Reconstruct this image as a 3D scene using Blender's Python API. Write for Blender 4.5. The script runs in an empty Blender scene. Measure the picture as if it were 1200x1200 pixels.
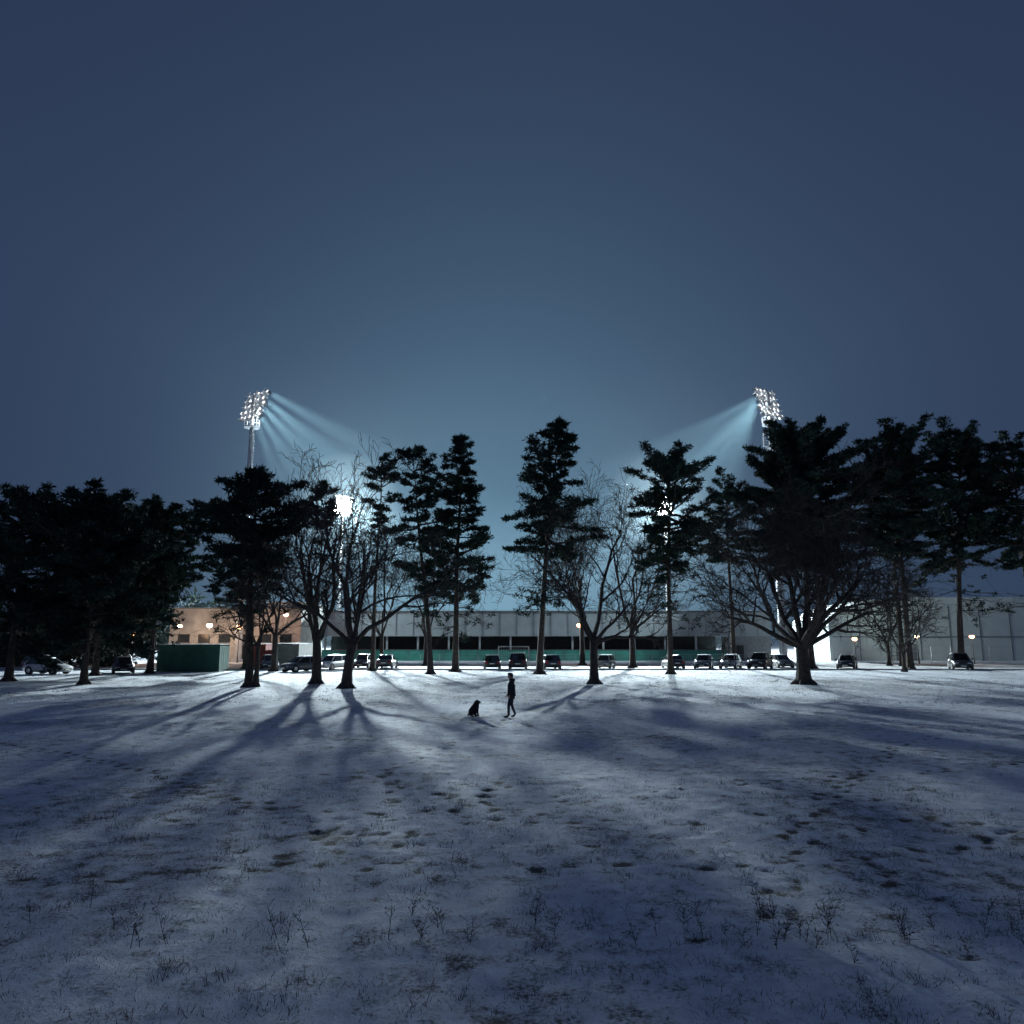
import bpy, bmesh, math, random
import numpy as np
from mathutils import Vector, Matrix, Euler
R = random.Random(7)
NR = np.random.default_rng(11)
scene = bpy.context.scene
COL = scene.collection
scene.view_settings.view_transform = 'Standard'
scene.view_settings.look = 'None'
scene.view_settings.exposure = 0

# ------------------------------------------------------------------ materials
def new_mat(name):
    m = bpy.data.materials.new(name); m.use_nodes = True
    return m, m.node_tree, m.node_tree.nodes['Principled BSDF']
def mat(name, col, rough=0.7, metal=0.0, var=0.25, scale=3.0, bump=0.0, spec=None, col2=None):
    m, nt, b = new_mat(name)
    b.inputs['Roughness'].default_value = rough
    b.inputs['Metallic'].default_value = metal
    if spec is not None: b.inputs['Specular IOR Level'].default_value = spec
    tc = nt.nodes.new('ShaderNodeTexCoord')
    n = nt.nodes.new('ShaderNodeTexNoise'); n.inputs['Scale'].default_value = scale; n.inputs['Detail'].default_value = 5
    nt.links.new(tc.outputs['Object'], n.inputs['Vector'])
    r = nt.nodes.new('ShaderNodeValToRGB')
    r.color_ramp.elements[0].position = 0.3; r.color_ramp.elements[1].position = 0.7
    c2 = col2 or tuple(min(1, c*(1+var)) for c in col)
    c1 = tuple(c*(1-var) for c in col)
    r.color_ramp.elements[0].color = (*c1, 1); r.color_ramp.elements[1].color = (*c2, 1)
    nt.links.new(n.outputs['Fac'], r.inputs['Fac']); nt.links.new(r.outputs['Color'], b.inputs['Base Color'])
    if bump:
        bp = nt.nodes.new('ShaderNodeBump'); bp.inputs['Strength'].default_value = bump; bp.inputs['Distance'].default_value = 0.05
        nt.links.new(n.outputs['Fac'], bp.inputs['Height']); nt.links.new(bp.outputs['Normal'], b.inputs['Normal'])
    return m
def emis(name, col, strength, sample=False):
    m, nt, b = new_mat(name)
    b.inputs['Base Color'].default_value = (0.3, 0.3, 0.3, 1)
    b.inputs['Emission Color'].default_value = (*col, 1)
    b.inputs['Emission Strength'].default_value = strength
    if not sample:
        try: m.cycles.emission_sampling = 'NONE'
        except Exception: pass
    return m
M_bark = mat('bark', (0.055, 0.045, 0.038), 0.95, var=0.5, scale=6, bump=0.6)
M_pbark = mat('pine_bark', (0.06, 0.045, 0.036), 0.95, var=0.5, scale=5, bump=0.6)
M_needle = mat('needles', (0.022, 0.042, 0.030), 0.8, var=0.55, scale=0.8, spec=.2)
M_far = mat('far_foliage', (0.018, 0.028, 0.022), 0.9, var=0.5, scale=0.5, spec=.1)
M_steel = mat('galvanised_steel', (0.42, 0.44, 0.46), 0.5, 0.3, var=0.12, scale=2)
M_dark = mat('dark_metal', (0.04, 0.042, 0.045), 0.6, var=0.2)
M_lens = emis('flood_lens', (0.93, 1.0, 0.98), 60)
M_lensfar = emis('flood_lens_far', (1.0, 0.97, 0.88), 160)
M_rear_glow = emis('added_rear_glow', (1.0, 0.93, 0.88), 4)
M_orange = emis('sodium_lamp', (1.0, 0.45, 0.18), 9)
M_warm = emis('warm_lamp', (1.0, 0.72, 0.48), 9)
def haze_mat(name, dens, g):
    m = bpy.data.materials.new(name); m.use_nodes = True; nt = m.node_tree; nt.nodes.clear()
    o_ = nt.nodes.new('ShaderNodeOutputMaterial'); vs = nt.nodes.new('ShaderNodeVolumeScatter')
    vs.inputs['Color'].default_value = (.72, .92, 1, 1); vs.inputs['Density'].default_value = dens; vs.inputs['Anisotropy'].default_value = g
    nt.links.new(vs.outputs[0], o_.inputs['Volume']); return m
M_haze = haze_mat('haze', 1.7e-4, .2); M_halo = haze_mat('lamp_halo', 4.5e-4, .1)

# ------------------------------------------------------------------ mesh helpers
class MB:
    def __init__(s): s.v = []; s.f = []; s.m = []
    def tube(s, pts, rad, n=5, mi=0, cap=False):
        base = len(s.v); k = len(pts)
        for i in range(k):
            p = pts[i]
            d = (pts[min(i+1, k-1)] - pts[max(i-1, 0)])
            if d.length < 1e-9: d = Vector((0, 0, 1))
            d.normalize()
            a = d.cross(Vector((0.0, 0.0, 1.0)) if abs(d.z) < 0.9 else Vector((1.0, 0, 0))); a.normalize()
            b = d.cross(a); r = rad[i]
            for j in range(n):
                t = 2*math.pi*j/n
                s.v.append(tuple(p + a*(r*math.cos(t)) + b*(r*math.sin(t))))
        for i in range(k-1):
            for j in range(n):
                j2 = (j+1) % n
                s.f.append((base+i*n+j, base+i*n+j2, base+(i+1)*n+j2, base+(i+1)*n+j)); s.m.append(mi)
        if cap:
            s.f.append(tuple(base+j for j in range(n))); s.m.append(mi)
            s.f.append(tuple(base+(k-1)*n+j for j in reversed(range(n)))); s.m.append(mi)
    def box(s, c, size, mi=0, rot=None, taper=1.0):
        base = len(s.v); hx, hy, hz = size[0]/2, size[1]/2, size[2]/2
        for (x, y, z) in [(-1,-1,-1),(1,-1,-1),(1,1,-1),(-1,1,-1),(-1,-1,1),(1,-1,1),(1,1,1),(-1,1,1)]:
            t = taper if z > 0 else 1.0
            p = Vector((x*hx*t, y*hy*t, z*hz))
            if rot is not None: p = rot @ p
            s.v.append((p.x+c[0], p.y+c[1], p.z+c[2]))
        for q in [(0,3,2,1),(4,5,6,7),(0,1,5,4),(1,2,6,5),(2,3,7,6),(3,0,4,7)]:
            s.f.append(tuple(base+i for i in q)); s.m.append(mi)
    def loft(s, rings, mi=0, cap=True):
        base = len(s.v); n = len(rings[0])
        for r in rings:
            for p in r: s.v.append(tuple(p))
        for i in range(len(rings)-1):
            for j in range(n):
                j2 = (j+1) % n
                s.f.append((base+i*n+j, base+i*n+j2, base+(i+1)*n+j2, base+(i+1)*n+j)); s.m.append(mi)
        if cap:
            s.f.append(tuple(base+j for j in reversed(range(n)))); s.m.append(mi)
            s.f.append(tuple(base+(len(rings)-1)*n+j for j in range(n))); s.m.append(mi)
    def add_tris(s, arr, mi):
        base = len(s.v); s.v.extend(map(tuple, arr.reshape(-1, 3).tolist()))
        n = arr.shape[0]
        s.f.extend([(base+3*i, base+3*i+1, base+3*i+2) for i in range(n)]); s.m.extend([mi]*n)
    def obj(s, name, mats, smooth=False, parent=None, loc=None, rot=None):
        me = bpy.data.meshes.new(name); me.from_pydata(s.v, [], s.f)
        for m in mats: me.materials.append(m)
        me.polygons.foreach_set('material_index', s.m)
        if smooth: me.polygons.foreach_set('use_smooth', [True]*len(s.f))
        me.update()
        o = bpy.data.objects.new(name, me); COL.objects.link(o)
        if parent: o.parent = parent
        if loc is not None: o.location = loc
        if rot is not None: o.rotation_euler = rot
        return o
def empty(name, loc=(0, 0, 0), rot=(0, 0, 0)):
    o = bpy.data.objects.new(name, None); COL.objects.link(o); o.location = loc; o.rotation_euler = rot
    o.empty_display_size = 0.3
    return o
def shade_fix(o):
    bm = bmesh.new(); bm.from_mesh(o.data); bmesh.ops.recalc_face_normals(bm, faces=bm.faces); bm.to_mesh(o.data); bm.free()

# ------------------------------------------------------------------ camera
cam_d = bpy.data.cameras.new('camera'); cam = bpy.data.objects.new('camera', cam_d); COL.objects.link(cam)
cam.location = (0, 0, 3.2); cam.rotation_euler = (math.radians(90+9.58), 0, 0)
cam_d.sensor_width = 36; cam_d.lens = 26.3; cam_d.clip_end = 6000; cam_d.clip_start = 0.1
scene.camera = cam

# ------------------------------------------------------------------ world
w = bpy.data.worlds.new('World'); scene.world = w; w.use_nodes = True
nt = w.node_tree; nt.nodes.clear()
out = nt.nodes.new('ShaderNodeOutputWorld'); bg = nt.nodes.new('ShaderNodeBackground')
tc = nt.nodes.new('ShaderNodeTexCoord'); sep = nt.nodes.new('ShaderNodeSeparateXYZ')
nt.links.new(tc.outputs['Generated'], sep.inputs[0])
ramp = nt.nodes.new('ShaderNodeValToRGB'); cr = ramp.color_ramp
cr.elements[0].position = 0.0; cr.elements[0].color = (0.029, 0.049, 0.097, 1)
cr.elements[1].position = 1.0; cr.elements[1].color = (0.021, 0.034, 0.076, 1)
e = cr.elements.new(0.35); e.color = (0.028, 0.047, 0.100, 1)
e = cr.elements.new(0.65); e.color = (0.023, 0.037, 0.083, 1)
nt.links.new(sep.outputs['Z'], ramp.inputs['Fac'])
def lobe(gd, p, col, prev):
    dot = nt.nodes.new('ShaderNodeVectorMath'); dot.operation = 'DOT_PRODUCT'
    nt.links.new(nrm.outputs[0], dot.inputs[0]); dot.inputs[1].default_value = Vector(gd).normalized()
    mx = nt.nodes.new('ShaderNodeMath'); mx.operation = 'MAXIMUM'; mx.inputs[1].default_value = 0
    nt.links.new(dot.outputs['Value'], mx.inputs[0])
    pw = nt.nodes.new('ShaderNodeMath'); pw.operation = 'POWER'; pw.inputs[1].default_value = p
    nt.links.new(mx.outputs[0], pw.inputs[0])
    gl = nt.nodes.new('ShaderNodeMix'); gl.data_type = 'RGBA'; gl.blend_type = 'ADD'
    gl.inputs['B'].default_value = (*col, 1)
    nt.links.new(pw.outputs[0], gl.inputs['Factor']); nt.links.new(prev, gl.inputs['A'])
    return gl.outputs['Result']
nrm = nt.nodes.new('ShaderNodeVectorMath'); nrm.operation = 'NORMALIZE'
nt.links.new(tc.outputs['Generated'], nrm.inputs[0])
g1 = lobe((0, 0.96, 0.28), 11, (0.023, 0.047, 0.062), ramp.outputs['Color'])
g1 = lobe((-.04, 0.995, 0.06), 30, (0.045, 0.108, 0.142), g1)
g1 = lobe((0, -0.8, 0.6), 1.5, (0.030, 0.045, 0.098), g1)     # unseen glow behind the viewer, added to brighten the snow
sky = nt.nodes.new('ShaderNodeTexSky'); sky.sky_type = 'NISHITA'; sky.sun_disc = False
sky.sun_elevation = math.radians(-5); sky.sun_rotation = math.radians(200)
ad = nt.nodes.new('ShaderNodeMix'); ad.data_type = 'RGBA'; ad.blend_type = 'ADD'; ad.inputs['Factor'].default_value = 0.05
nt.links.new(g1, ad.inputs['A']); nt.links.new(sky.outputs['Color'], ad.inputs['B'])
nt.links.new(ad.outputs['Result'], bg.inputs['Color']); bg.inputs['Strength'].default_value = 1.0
nt.links.new(bg.outputs[0], out.inputs['Surface'])

# ------------------------------------------------------------------ ground
def vnoise(x, y, seed):
    xi = np.floor(x); yi = np.floor(y); fx = x-xi; fy = y-yi
    fx = fx*fx*(3-2*fx); fy = fy*fy*(3-2*fy)
    def h(a, b):
        v = np.sin(a*127.1+b*311.7+seed*74.7)*43758.5453
        return v-np.floor(v)
    return (h(xi, yi)*(1-fx)+h(xi+1, yi)*fx)*(1-fy)+(h(xi, yi+1)*(1-fx)+h(xi+1, yi+1)*fx)*fy
gx = np.arange(-20, 20.01, 0.1)
ext = 20+np.cumsum(0.2*1.28**np.arange(33))
gx = np.concatenate([-ext[::-1], gx, ext])
gy = np.concatenate([[-300, -100, -40, -15, -5, 0, 3], np.arange(5, 30, 0.09), np.arange(30, 76, 0.35), 76+np.cumsum(0.5*1.28**np.arange(30))])
X, Y = np.meshgrid(gx, gy)
fade = np.clip((74-Y)/15, 0, 1)*np.clip((60-np.abs(X))/20, 0, 1)
Z = (vnoise(X*0.25, Y*0.25, 1)-.5)*0.12+(vnoise(X*0.9, Y*0.9, 2)-.5)*0.04+(vnoise(X*3, Y*3, 3)-.5)*0.03+(vnoise(X*7, Y*7, 4)-.5)*0.022
Z = Z*fade
trod = np.zeros_like(X)
prints = []
def trail(pts, stride=0.38, jit=0.06):
    for a, b in zip(pts[:-1], pts[1:]):
        L = math.hypot(b[0]-a[0], b[1]-a[1]); n = max(1, int(L/stride)); dx, dy = (b[0]-a[0])/L, (b[1]-a[1])/L
        for i in range(n):
            t = i/n; s = 0.12 if i % 2 else -0.12
            prints.append((a[0]+(b[0]-a[0])*t-dy*s+R.gauss(0, jit), a[1]+(b[1]-a[1])*t+dx*s+R.gauss(0, jit), math.atan2(dy, dx)))
trail([(-13.5, 22.6), (-9, 19.2), (-5.5, 15.5), (-3.3, 13.6), (-2.2, 11.5), (-1.8, 9.6)], 0.28)
trail([(-20, 26), (-13.5, 22.6)], 0.35)
trail([(0, 31), (-1.8, 25), (-3, 19), (-2.2, 15.5), (-0.4, 14.2), (2, 13.8)])
trail([(-6, 16), (-3, 14.4), (0, 15), (4, 17), (9, 18.5), (16, 21)])
trail([(3, 9), (4.2, 12), (6.5, 16), (12, 24), (19, 30)])
trail([(-7, 10.5), (-2, 11.6), (2, 11), (6, 11.8), (10, 14)], .4)
for cx, cy, sd, n in [(-2.6, 12.8, .8, 34), (-.8, 15.5, .8, 22), (4.5, 11.2, 1.0, 20), (7, 13, 1.5, 18), (-5, 17, 3, 22), (3, 15, 3, 24)]:
    for i in range(n): prints.append((R.gauss(cx, sd), R.gauss(cy, sd), R.uniform(0, 6.28)))
for px, py, an in prints:
    i0 = np.searchsorted(gy, py-0.5); i1 = np.searchsorted(gy, py+0.5)
    j0 = np.searchsorted(gx, px-0.5); j1 = np.searchsorted(gx, px+0.5)
    if i1 <= i0 or j1 <= j0: continue
    sx = X[i0:i1, j0:j1]-px; sy = Y[i0:i1, j0:j1]-py
    a = sx*math.cos(an)+sy*math.sin(an); b = -sx*math.sin(an)+sy*math.cos(an)
    g = np.exp(-((a/0.14)**2+(b/0.08)**2)**1.5)
    dep = R.uniform(0.3, 1.0)
    Z[i0:i1, j0:j1] += -0.036*dep*g
    trod[i0:i1, j0:j1] = np.maximum(trod[i0:i1, j0:j1], g*dep)
def ground_z(x, y):
    i = min(max(int(np.searchsorted(gy, y)), 0), len(gy)-1); j = min(max(int(np.searchsorted(gx, x)), 0), len(gx)-1)
    return float(Z[i, j])
ny, nx = X.shape
co = np.stack([X, Y, Z], -1).reshape(-1, 3)
idx = np.arange(ny*nx).reshape(ny, nx)
q = np.stack([idx[:-1, :-1], idx[:-1, 1:], idx[1:, 1:], idx[1:, :-1]], -1).reshape(-1, 4)
me = bpy.data.meshes.new('snowy_ground')
me.vertices.add(len(co)); me.vertices.foreach_set('co', co.ravel())
me.loops.add(q.size); me.loops.foreach_set('vertex_index', q.ravel().astype(np.int32))
me.polygons.add(len(q)); me.polygons.foreach_set('loop_start', np.arange(0, q.size, 4, dtype=np.int32))
me.polygons.foreach_set('use_smooth', np.ones(len(q), dtype=bool))
me.update(calc_edges=True)
at = me.attributes.new('trod', 'FLOAT', 'POINT'); at.data.foreach_set('value', trod.ravel().astype(np.float32))
ground = bpy.data.objects.new('snowy_ground', me); COL.objects.link(ground)
m, nt, b = new_mat('snow_over_grass')
b.inputs['Roughness'].default_value = 0.8; b.inputs['Specular IOR Level'].default_value = 0.2
tc = nt.nodes.new('ShaderNodeTexCoord')
def noise(scale, det=6, rough=0.6, src=None):
    n = nt.nodes.new('ShaderNodeTexNoise'); n.inputs['Scale'].default_value = scale; n.inputs['Detail'].default_value = det; n.inputs['Roughness'].default_value = rough
    nt.links.new(src or tc.outputs['Object'], n.inputs['Vector']); return n.outputs['Fac']
def mth(op, a, b2=None, c=None):
    n = nt.nodes.new('ShaderNodeMath'); n.operation = op
    for i, v in enumerate([a, b2, c]):
        if v is None: continue
        if isinstance(v, (int, float)): n.inputs[i].default_value = v
        else: nt.links.new(v, n.inputs[i])
    return n.outputs[0]
def rmp(v, a, b2):
    n = nt.nodes.new('ShaderNodeMapRange'); n.interpolation_type = 'SMOOTHSTEP'
    n.inputs['From Min'].default_value = a; n.inputs['From Max'].default_value = b2
    nt.links.new(v, n.inputs['Value']); return n.outputs['Result']
n1 = noise(0.22, 5, 0.6); n2 = noise(2.3, 8, 0.7); n3 = noise(22, 4, 0.7)
at_n = nt.nodes.new('ShaderNodeAttribute'); at_n.attribute_name = 'trod'
s = mth('ADD', mth('MULTIPLY', n1, 0.40), mth('ADD', mth('MULTIPLY', n2, 0.65), mth('MULTIPLY', n3, 0.46)))
s = mth('ADD', s, mth('MULTIPLY', at_n.outputs['Fac'], 0.26))
bare_f = rmp(s, 0.735, 0.92)
sn = nt.nodes.new('ShaderNodeValToRGB'); sn.color_ramp.elements[0].color = (0.45, 0.48, 0.53, 1); sn.color_ramp.elements[1].color = (0.75, 0.78, 0.82, 1)
sn.color_ramp.elements[0].position = .3; sn.color_ramp.elements[1].position = .65
nt.links.new(noise(4, 7, 0.75), sn.inputs['Fac'])
gr = nt.nodes.new('ShaderNodeValToRGB'); gr.color_ramp.elements[0].color = (0.035, 0.034, 0.028, 1); gr.color_ramp.elements[1].color = (0.13, 0.125, 0.105, 1)
nt.links.new(noise(14, 5), gr.inputs['Fac'])
mixc = nt.nodes.new('ShaderNodeMix'); mixc.data_type = 'RGBA'
nt.links.new(bare_f, mixc.inputs['Factor']); nt.links.new(sn.outputs['Color'], mixc.inputs['A']); nt.links.new(gr.outputs['Color'], mixc.inputs['B'])
nt.links.new(mixc.outputs['Result'], b.inputs['Base Color'])
bp = nt.nodes.new('ShaderNodeBump'); bp.inputs['Strength'].default_value = 0.9; bp.inputs['Distance'].default_value = 0.07
nt.links.new(mth('ADD', n2, mth('MULTIPLY', n3, 0.5)), bp.inputs['Height']); nt.links.new(bp.outputs['Normal'], b.inputs['Normal'])
me.materials.append(m)
M_snow = mat('snow_cap', (0.6, 0.62, 0.64), 0.8, var=0.1, bump=0.3)
M_lot = mat('snow_dusted_asphalt', (0.14, 0.15, 0.16), 0.8, var=0.6, scale=0.7, bump=0.2, col2=(0.48, 0.49, 0.51))
mb = MB(); mb.box((0, 88, -0.096), (136, 20, 0.2)); mb.obj('parking_lot', [M_lot])
M_kerb = mat('kerb_stone', (0.35, 0.35, 0.34), 0.9)
mb = MB()
for i in range(68): mb.box((-67+i*2, 77.86, 0.02), (1.97, 0.18, 0.2))
mb.obj('kerb', [M_kerb])

# grass poking through
def blades(n, xr, yr, h, wdt, clump=6, spread=0.06):
    tr = []
    cx = NR.uniform(xr[0], xr[1], n); cy = yr[0]+(yr[1]-yr[0])*NR.uniform(0, 1, n)**1.3
    for i in range(n):
        z = ground_z(cx[i], cy[i])-0.01
        hh = h*NR.uniform(.4, 1.2)
        for k in range(clump):
            x = cx[i]+NR.normal(0, spread); y = cy[i]+NR.normal(0, spread); a = NR.uniform(0, math.pi)
            dx, dy = math.cos(a)*wdt, math.sin(a)*wdt
            tr.append([(x-dx, y-dy, z), (x+dx, y+dy, z), (x+NR.normal(0, hh*.45), y+NR.normal(0, hh*.45), z+hh*NR.uniform(.5, 1))])
    return np.array(tr)
M_grass = mat('dead_grass', (0.06, 0.058, 0.04), 0.9, var=0.5, scale=2, spec=.1)
mb = MB(); mb.add_tris(blades(7000, (-20, 20), (6, 42), 0.06, 0.004, 9, 0.10), 0)
mb.add_tris(blades(700, (-9, 9), (7, 18), 0.11, 0.004, 22, 0.10), 0)
mb.add_tris(blades(2600, (-32, 36), (38, 75), 0.11, 0.012, 6, 0.14), 0)
mb.obj('grass', [M_grass])
# tall dry weeds near the viewer
mb = MB()
spots = []
for cx, cy, n in [(-3.9, 8.9, 3), (-4.4, 8.7, 2), (-1.0, 8.6, 4), (-.6, 8.8, 4), (1.6, 8.8, 3), (2.6, 8.7, 7), (3.1, 9.0, 9), (3.5, 8.8, 6), (4.5, 9.0, 5), (5.1, 8.8, 5), (5.9, 9.0, 3), (-2.2, 8.5, 3), (-5.4, 9.2, 3), (.5, 8.6, 2)]:
    for i in range(n): spots.append((R.gauss(cx, 0.25), R.gauss(cy, 0.35)))
for (x, y) in spots:
    h = R.uniform(0.15, 0.45)*(1.3 if 2.6 < x < 3.6 else 1); p = Vector((x, y, ground_z(x, y)-0.02)); d = Vector((R.gauss(0, .22), R.gauss(0, .22), 1))
    pts = [p]
    for k in range(5): d += Vector((R.gauss(0, .12), R.gauss(0, .12), 0)); pts.append(pts[-1]+d.normalized()*h/5)
    mb.tube(pts, [0.004, .004, .003, .003, .002, .001], 3)
    for k in range(R.randint(8, 18)):
        q0 = pts[R.randint(1, 5)]; dd = Vector((R.gauss(0, 1), R.gauss(0, 1), R.uniform(.1, 1.3))).normalized()*R.uniform(.03, .12)
        mb.tube([q0, q0+dd*.6, q0+dd+Vector((0, 0, .01))], [0.002, .003, .001], 3)
        if R.random() < .5:
            c = q0+dd
            for kk in range(3):
                e3 = Vector((R.gauss(0, 1), R.gauss(0, 1), R.gauss(0, 1))).normalized()*.018; mb.tube([c, c+e3], [.004, .001], 3)
mb.obj('dry_weeds', [M_grass])

# ------------------------------------------------------------------ trees
R.seed(1234)
def needles(cent, rad, per, size, flat=0.55):
    cent = np.repeat(np.array(cent), per, 0); rad = np.repeat(np.array(rad), per)[:, None]
    n = len(cent)
    off = NR.normal(0, 1, (n, 3)); off /= np.linalg.norm(off, axis=1)[:, None]
    rr = NR.uniform(0.15, 1, (n, 1))**0.6
    p = cent+off*rr*rad*np.array([1, 1, flat])
    d = off*np.array([1, 1, .6])+NR.normal(0, .5, (n, 3))+np.array([0, 0, .3]); d /= np.linalg.norm(d, axis=1)[:, None]
    sd = np.cross(d, NR.normal(0, 1, (n, 3))); sd /= np.linalg.norm(sd, axis=1)[:, None]
    L = NR.uniform(.6, 1.3, (n, 1))*size
    W = L*NR.uniform(.13, .26, (n, 1))
    return np.stack([p-sd*W, p+sd*W, p+d*L], 1)
def curve_pts(p0, d, L, nseg, wig, up=0.0):
    pts = [p0.copy()]; d = d.normalized()
    for i in range(nseg):
        d = (d+Vector((R.gauss(0, wig), R.gauss(0, wig), R.gauss(0, wig)+up))).normalized()
        pts.append(pts[-1]+d*(L/nseg))
    return pts, d
def trunk_path(x, y, H, lean, n=12, wob=0.14):
    pts = []
    ph = R.uniform(0, 6)
    for i in range(n+1):
        t = i/n
        pts.append(Vector((lean[0]*t**1.3+wob*math.sin(ph+t*7)*t, lean[1]*t+wob*math.cos(ph+t*5)*t, H*t-0.1*(i == 0))))
    return pts
def roots(mb, r, mi=0):
    for k in range(6):
        a = k*1.05+R.uniform(-.3, .3)
        mb.tube([Vector((0, 0, .55)), Vector((math.cos(a)*r*1.0, math.sin(a)*r*1.0, .2)), Vector((math.cos(a)*r*2.1, math.sin(a)*r*2.1, -.06))], [r*.55, r*.45, r*.15], 5, mi)
def pine(x, y, H, zc, rad, lean=(0, 0), prof='cone', nb=64, r0=0.3, dens=1.0, low=8, per=17, size=0.34):
    mb = MB(); path = trunk_path(x, y, H, lean)
    n = len(path)-1
    rads = [r0*(1.25 if i == 0 else 1)*(1-(i/n)*.88) for i in range(n+1)]
    mb.tube(path, rads, 9, 0); roots(mb, r0)
    def at(z):
        t = min(max(z/H, 0), .999)*n; i = int(t); f = t-i
        return path[i].lerp(path[i+1], f)
    C = []; RR = []
    az0 = R.uniform(0, 6)
    la = [R.uniform(0, 6.28) for _ in range(3)]
    for i in range(nb):
        t = min(max((i+R.gauss(0, 1.1))/nb, 0), .99)
        z = zc+(H-zc)*t
        if prof == 'cone': pr = (1-t)**.70*(.72+.28*min(1, t*4))+.07
        elif prof == 'round': pr = math.sqrt(max(0.02, 1-((t-.42)/.60)**2))
        elif prof == 'flat': pr = min(1, .35+t*1.4)*math.sqrt(max(.03, 1-max(0, (t-.45)/.56)**2))
        else: pr = .5+.5*math.sin(t*3.1)
        az = az0+i*2.4+R.gauss(0, .5)
        lop = 1+.22*math.sin(az+la[0]+t*5)+.16*math.sin(t*17+la[1])
        L = rad*pr*lop*R.choice([.45, .65, .85, 1.0, 1.1, 1.2])
        if L < .3: L = .3
        pitch = -0.18+t*0.55+R.gauss(0, .2)+(.35 if t > .9 else 0)
        d = Vector((math.cos(az)*math.cos(pitch), math.sin(az)*math.cos(pitch), math.sin(pitch)))
        p0 = at(z)
        ns = 6
        pts, dd = curve_pts(p0, d, L, ns, .13, 0.03 if t < .6 else .06)
        rb = 0.025+.020*L
        mb.tube(pts, [rb*(1-k/ns*.8) for k in range(ns+1)], 4, 0)
        k = int(L*6.0*dens)+2
        for j in range(k):
            u = R.uniform(.22, 1.0)**.8*ns; ii = min(int(u), ns-1); q0 = pts[ii].lerp(pts[ii+1], u-ii)
            sl = R.uniform(.15, .6)*(1.2-u/ns*.7)*min(L, 2.6)*.5
            sd = Vector((R.gauss(0, 1), R.gauss(0, 1), R.uniform(-.25, .55))).normalized()+dd*.5
            q1 = q0+sd*sl
            if j % 2 == 0: mb.tube([q0, q1], [.02, .008], 3, 0)
            C.append(tuple(q1+Vector((0, 0, .05)))); RR.append(R.uniform(.12, .40)*(.75+.05*rad))
        C.append(tuple(pts[-1])); RR.append(.28)
    C.append(tuple(path[-1])); RR.append(.35); C.append(tuple(path[-1]+Vector((0, 0, .4)))); RR.append(.2)
    for i in range(low):   # dead lower limbs
        z = R.uniform(zc*.5, zc*1.05); az = R.uniform(0, 6.28)
        d = Vector((math.cos(az), math.sin(az), R.uniform(-.35, .25)))
        L = R.uniform(.3, .75)*rad
        pts, dd = curve_pts(at(z), d, L, 5, .16, -.02); mb.tube(pts, [.045, .04, .03, .024, .016, .010], 4, 0)
        for k in range(8):
            q0 = pts[R.randint(1, 5)]; s2, _ = curve_pts(q0, d+Vector((R.gauss(0, .7), R.gauss(0, .7), R.gauss(0, .5))), L*R.uniform(.2, .55), 3, .2); mb.tube(s2, [.02, .016, .012, .01], 3, 0)
            if R.random() < .22: C.append(tuple(s2[-1])); RR.append(.25)
    mb.add_tris(needles(C, RR, per, size), 1)
    return mb.obj('pine_tree', [M_pbark, M_needle], loc=(x, y, ground_z(x, y)))
def bare(x, y, H, rad, fork=0.22, r0=0.34, nl=5, spread=0.75, lean=(0, 0), levels=5, name='bare_tree', seed=None, droop=0.0, kids=(5, 6, 5, 4, 3), tw=.013):
    if seed is not None: R.seed(seed)
    mb = MB(); roots(mb, r0)
    def br(p, d, L, r, lev):
        ns = 6 if lev < 2 else (4 if lev < 4 else 3)
        up = (.07 if lev < 3 else .03)-droop*(.10 if lev > 0 else .06)
        pts, dd = curve_pts(p, d, L, ns, (.12, .19, .23, .25, .26, .26)[lev], up)
        mb.tube(pts, [max(tw, r*(1-.62*k/ns)) for k in range(ns+1)], 7 if lev < 1 else (5 if lev < 3 else 3), 0)
        if lev >= levels: return
        nk = kids[min(lev, 4)]
        for j in range(nk):
            u = (.3+.7*(j+R.random())/nk)*ns; ii = min(int(u), ns-1); q0 = pts[ii].lerp(pts[ii+1], min(1, u-ii))
            seg = (pts[ii+1]-pts[ii]).normalized()
            rv = Vector((R.gauss(0, 1), R.gauss(0, 1), R.gauss(0, 1)))
            side = (rv-seg*rv.dot(seg)).normalized()
            a = R.uniform(.35, .95)
            nd = seg*math.cos(a)+side*math.sin(a)+Vector((0, 0, .12))
            rr = r*(1-.62*u/ns)*R.uniform(.5, .72)
            br(q0, nd, L*R.uniform(.42, .72)*(1.1-.3*u/ns), rr, lev+1)
    hf = H*fork
    tp = [Vector((0, 0, -.1)), Vector((lean[0]*.15, lean[1]*.1, hf*.35)), Vector((lean[0]*.4, lean[1]*.3, hf*.7)), Vector((lean[0], lean[1], hf))]
    mb.tube(tp, [r0*1.3, r0, r0*.9, r0*.85], 9, 0)
    top = tp[-1]; a0 = R.uniform(0, 6)
    for i in range(nl):
        az = a0+i*6.283/nl+R.gauss(0, .25); inc = spread*R.uniform(.55, 1.2) if i else .12
        d = Vector((math.cos(az)*math.sin(inc), math.sin(az)*math.sin(inc)*.9, math.cos(inc)))
        L = (H-hf)*R.uniform(.62, .78) if inc < .6 else rad*R.uniform(.9, 1.15)
        br(top-Vector((0, 0, R.uniform(0, hf*.18))), d, L, r0*R.uniform(.42, .6), 1)
    return mb.obj(name, [M_bark], loc=(x, y, ground_z(x, y)))

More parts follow.
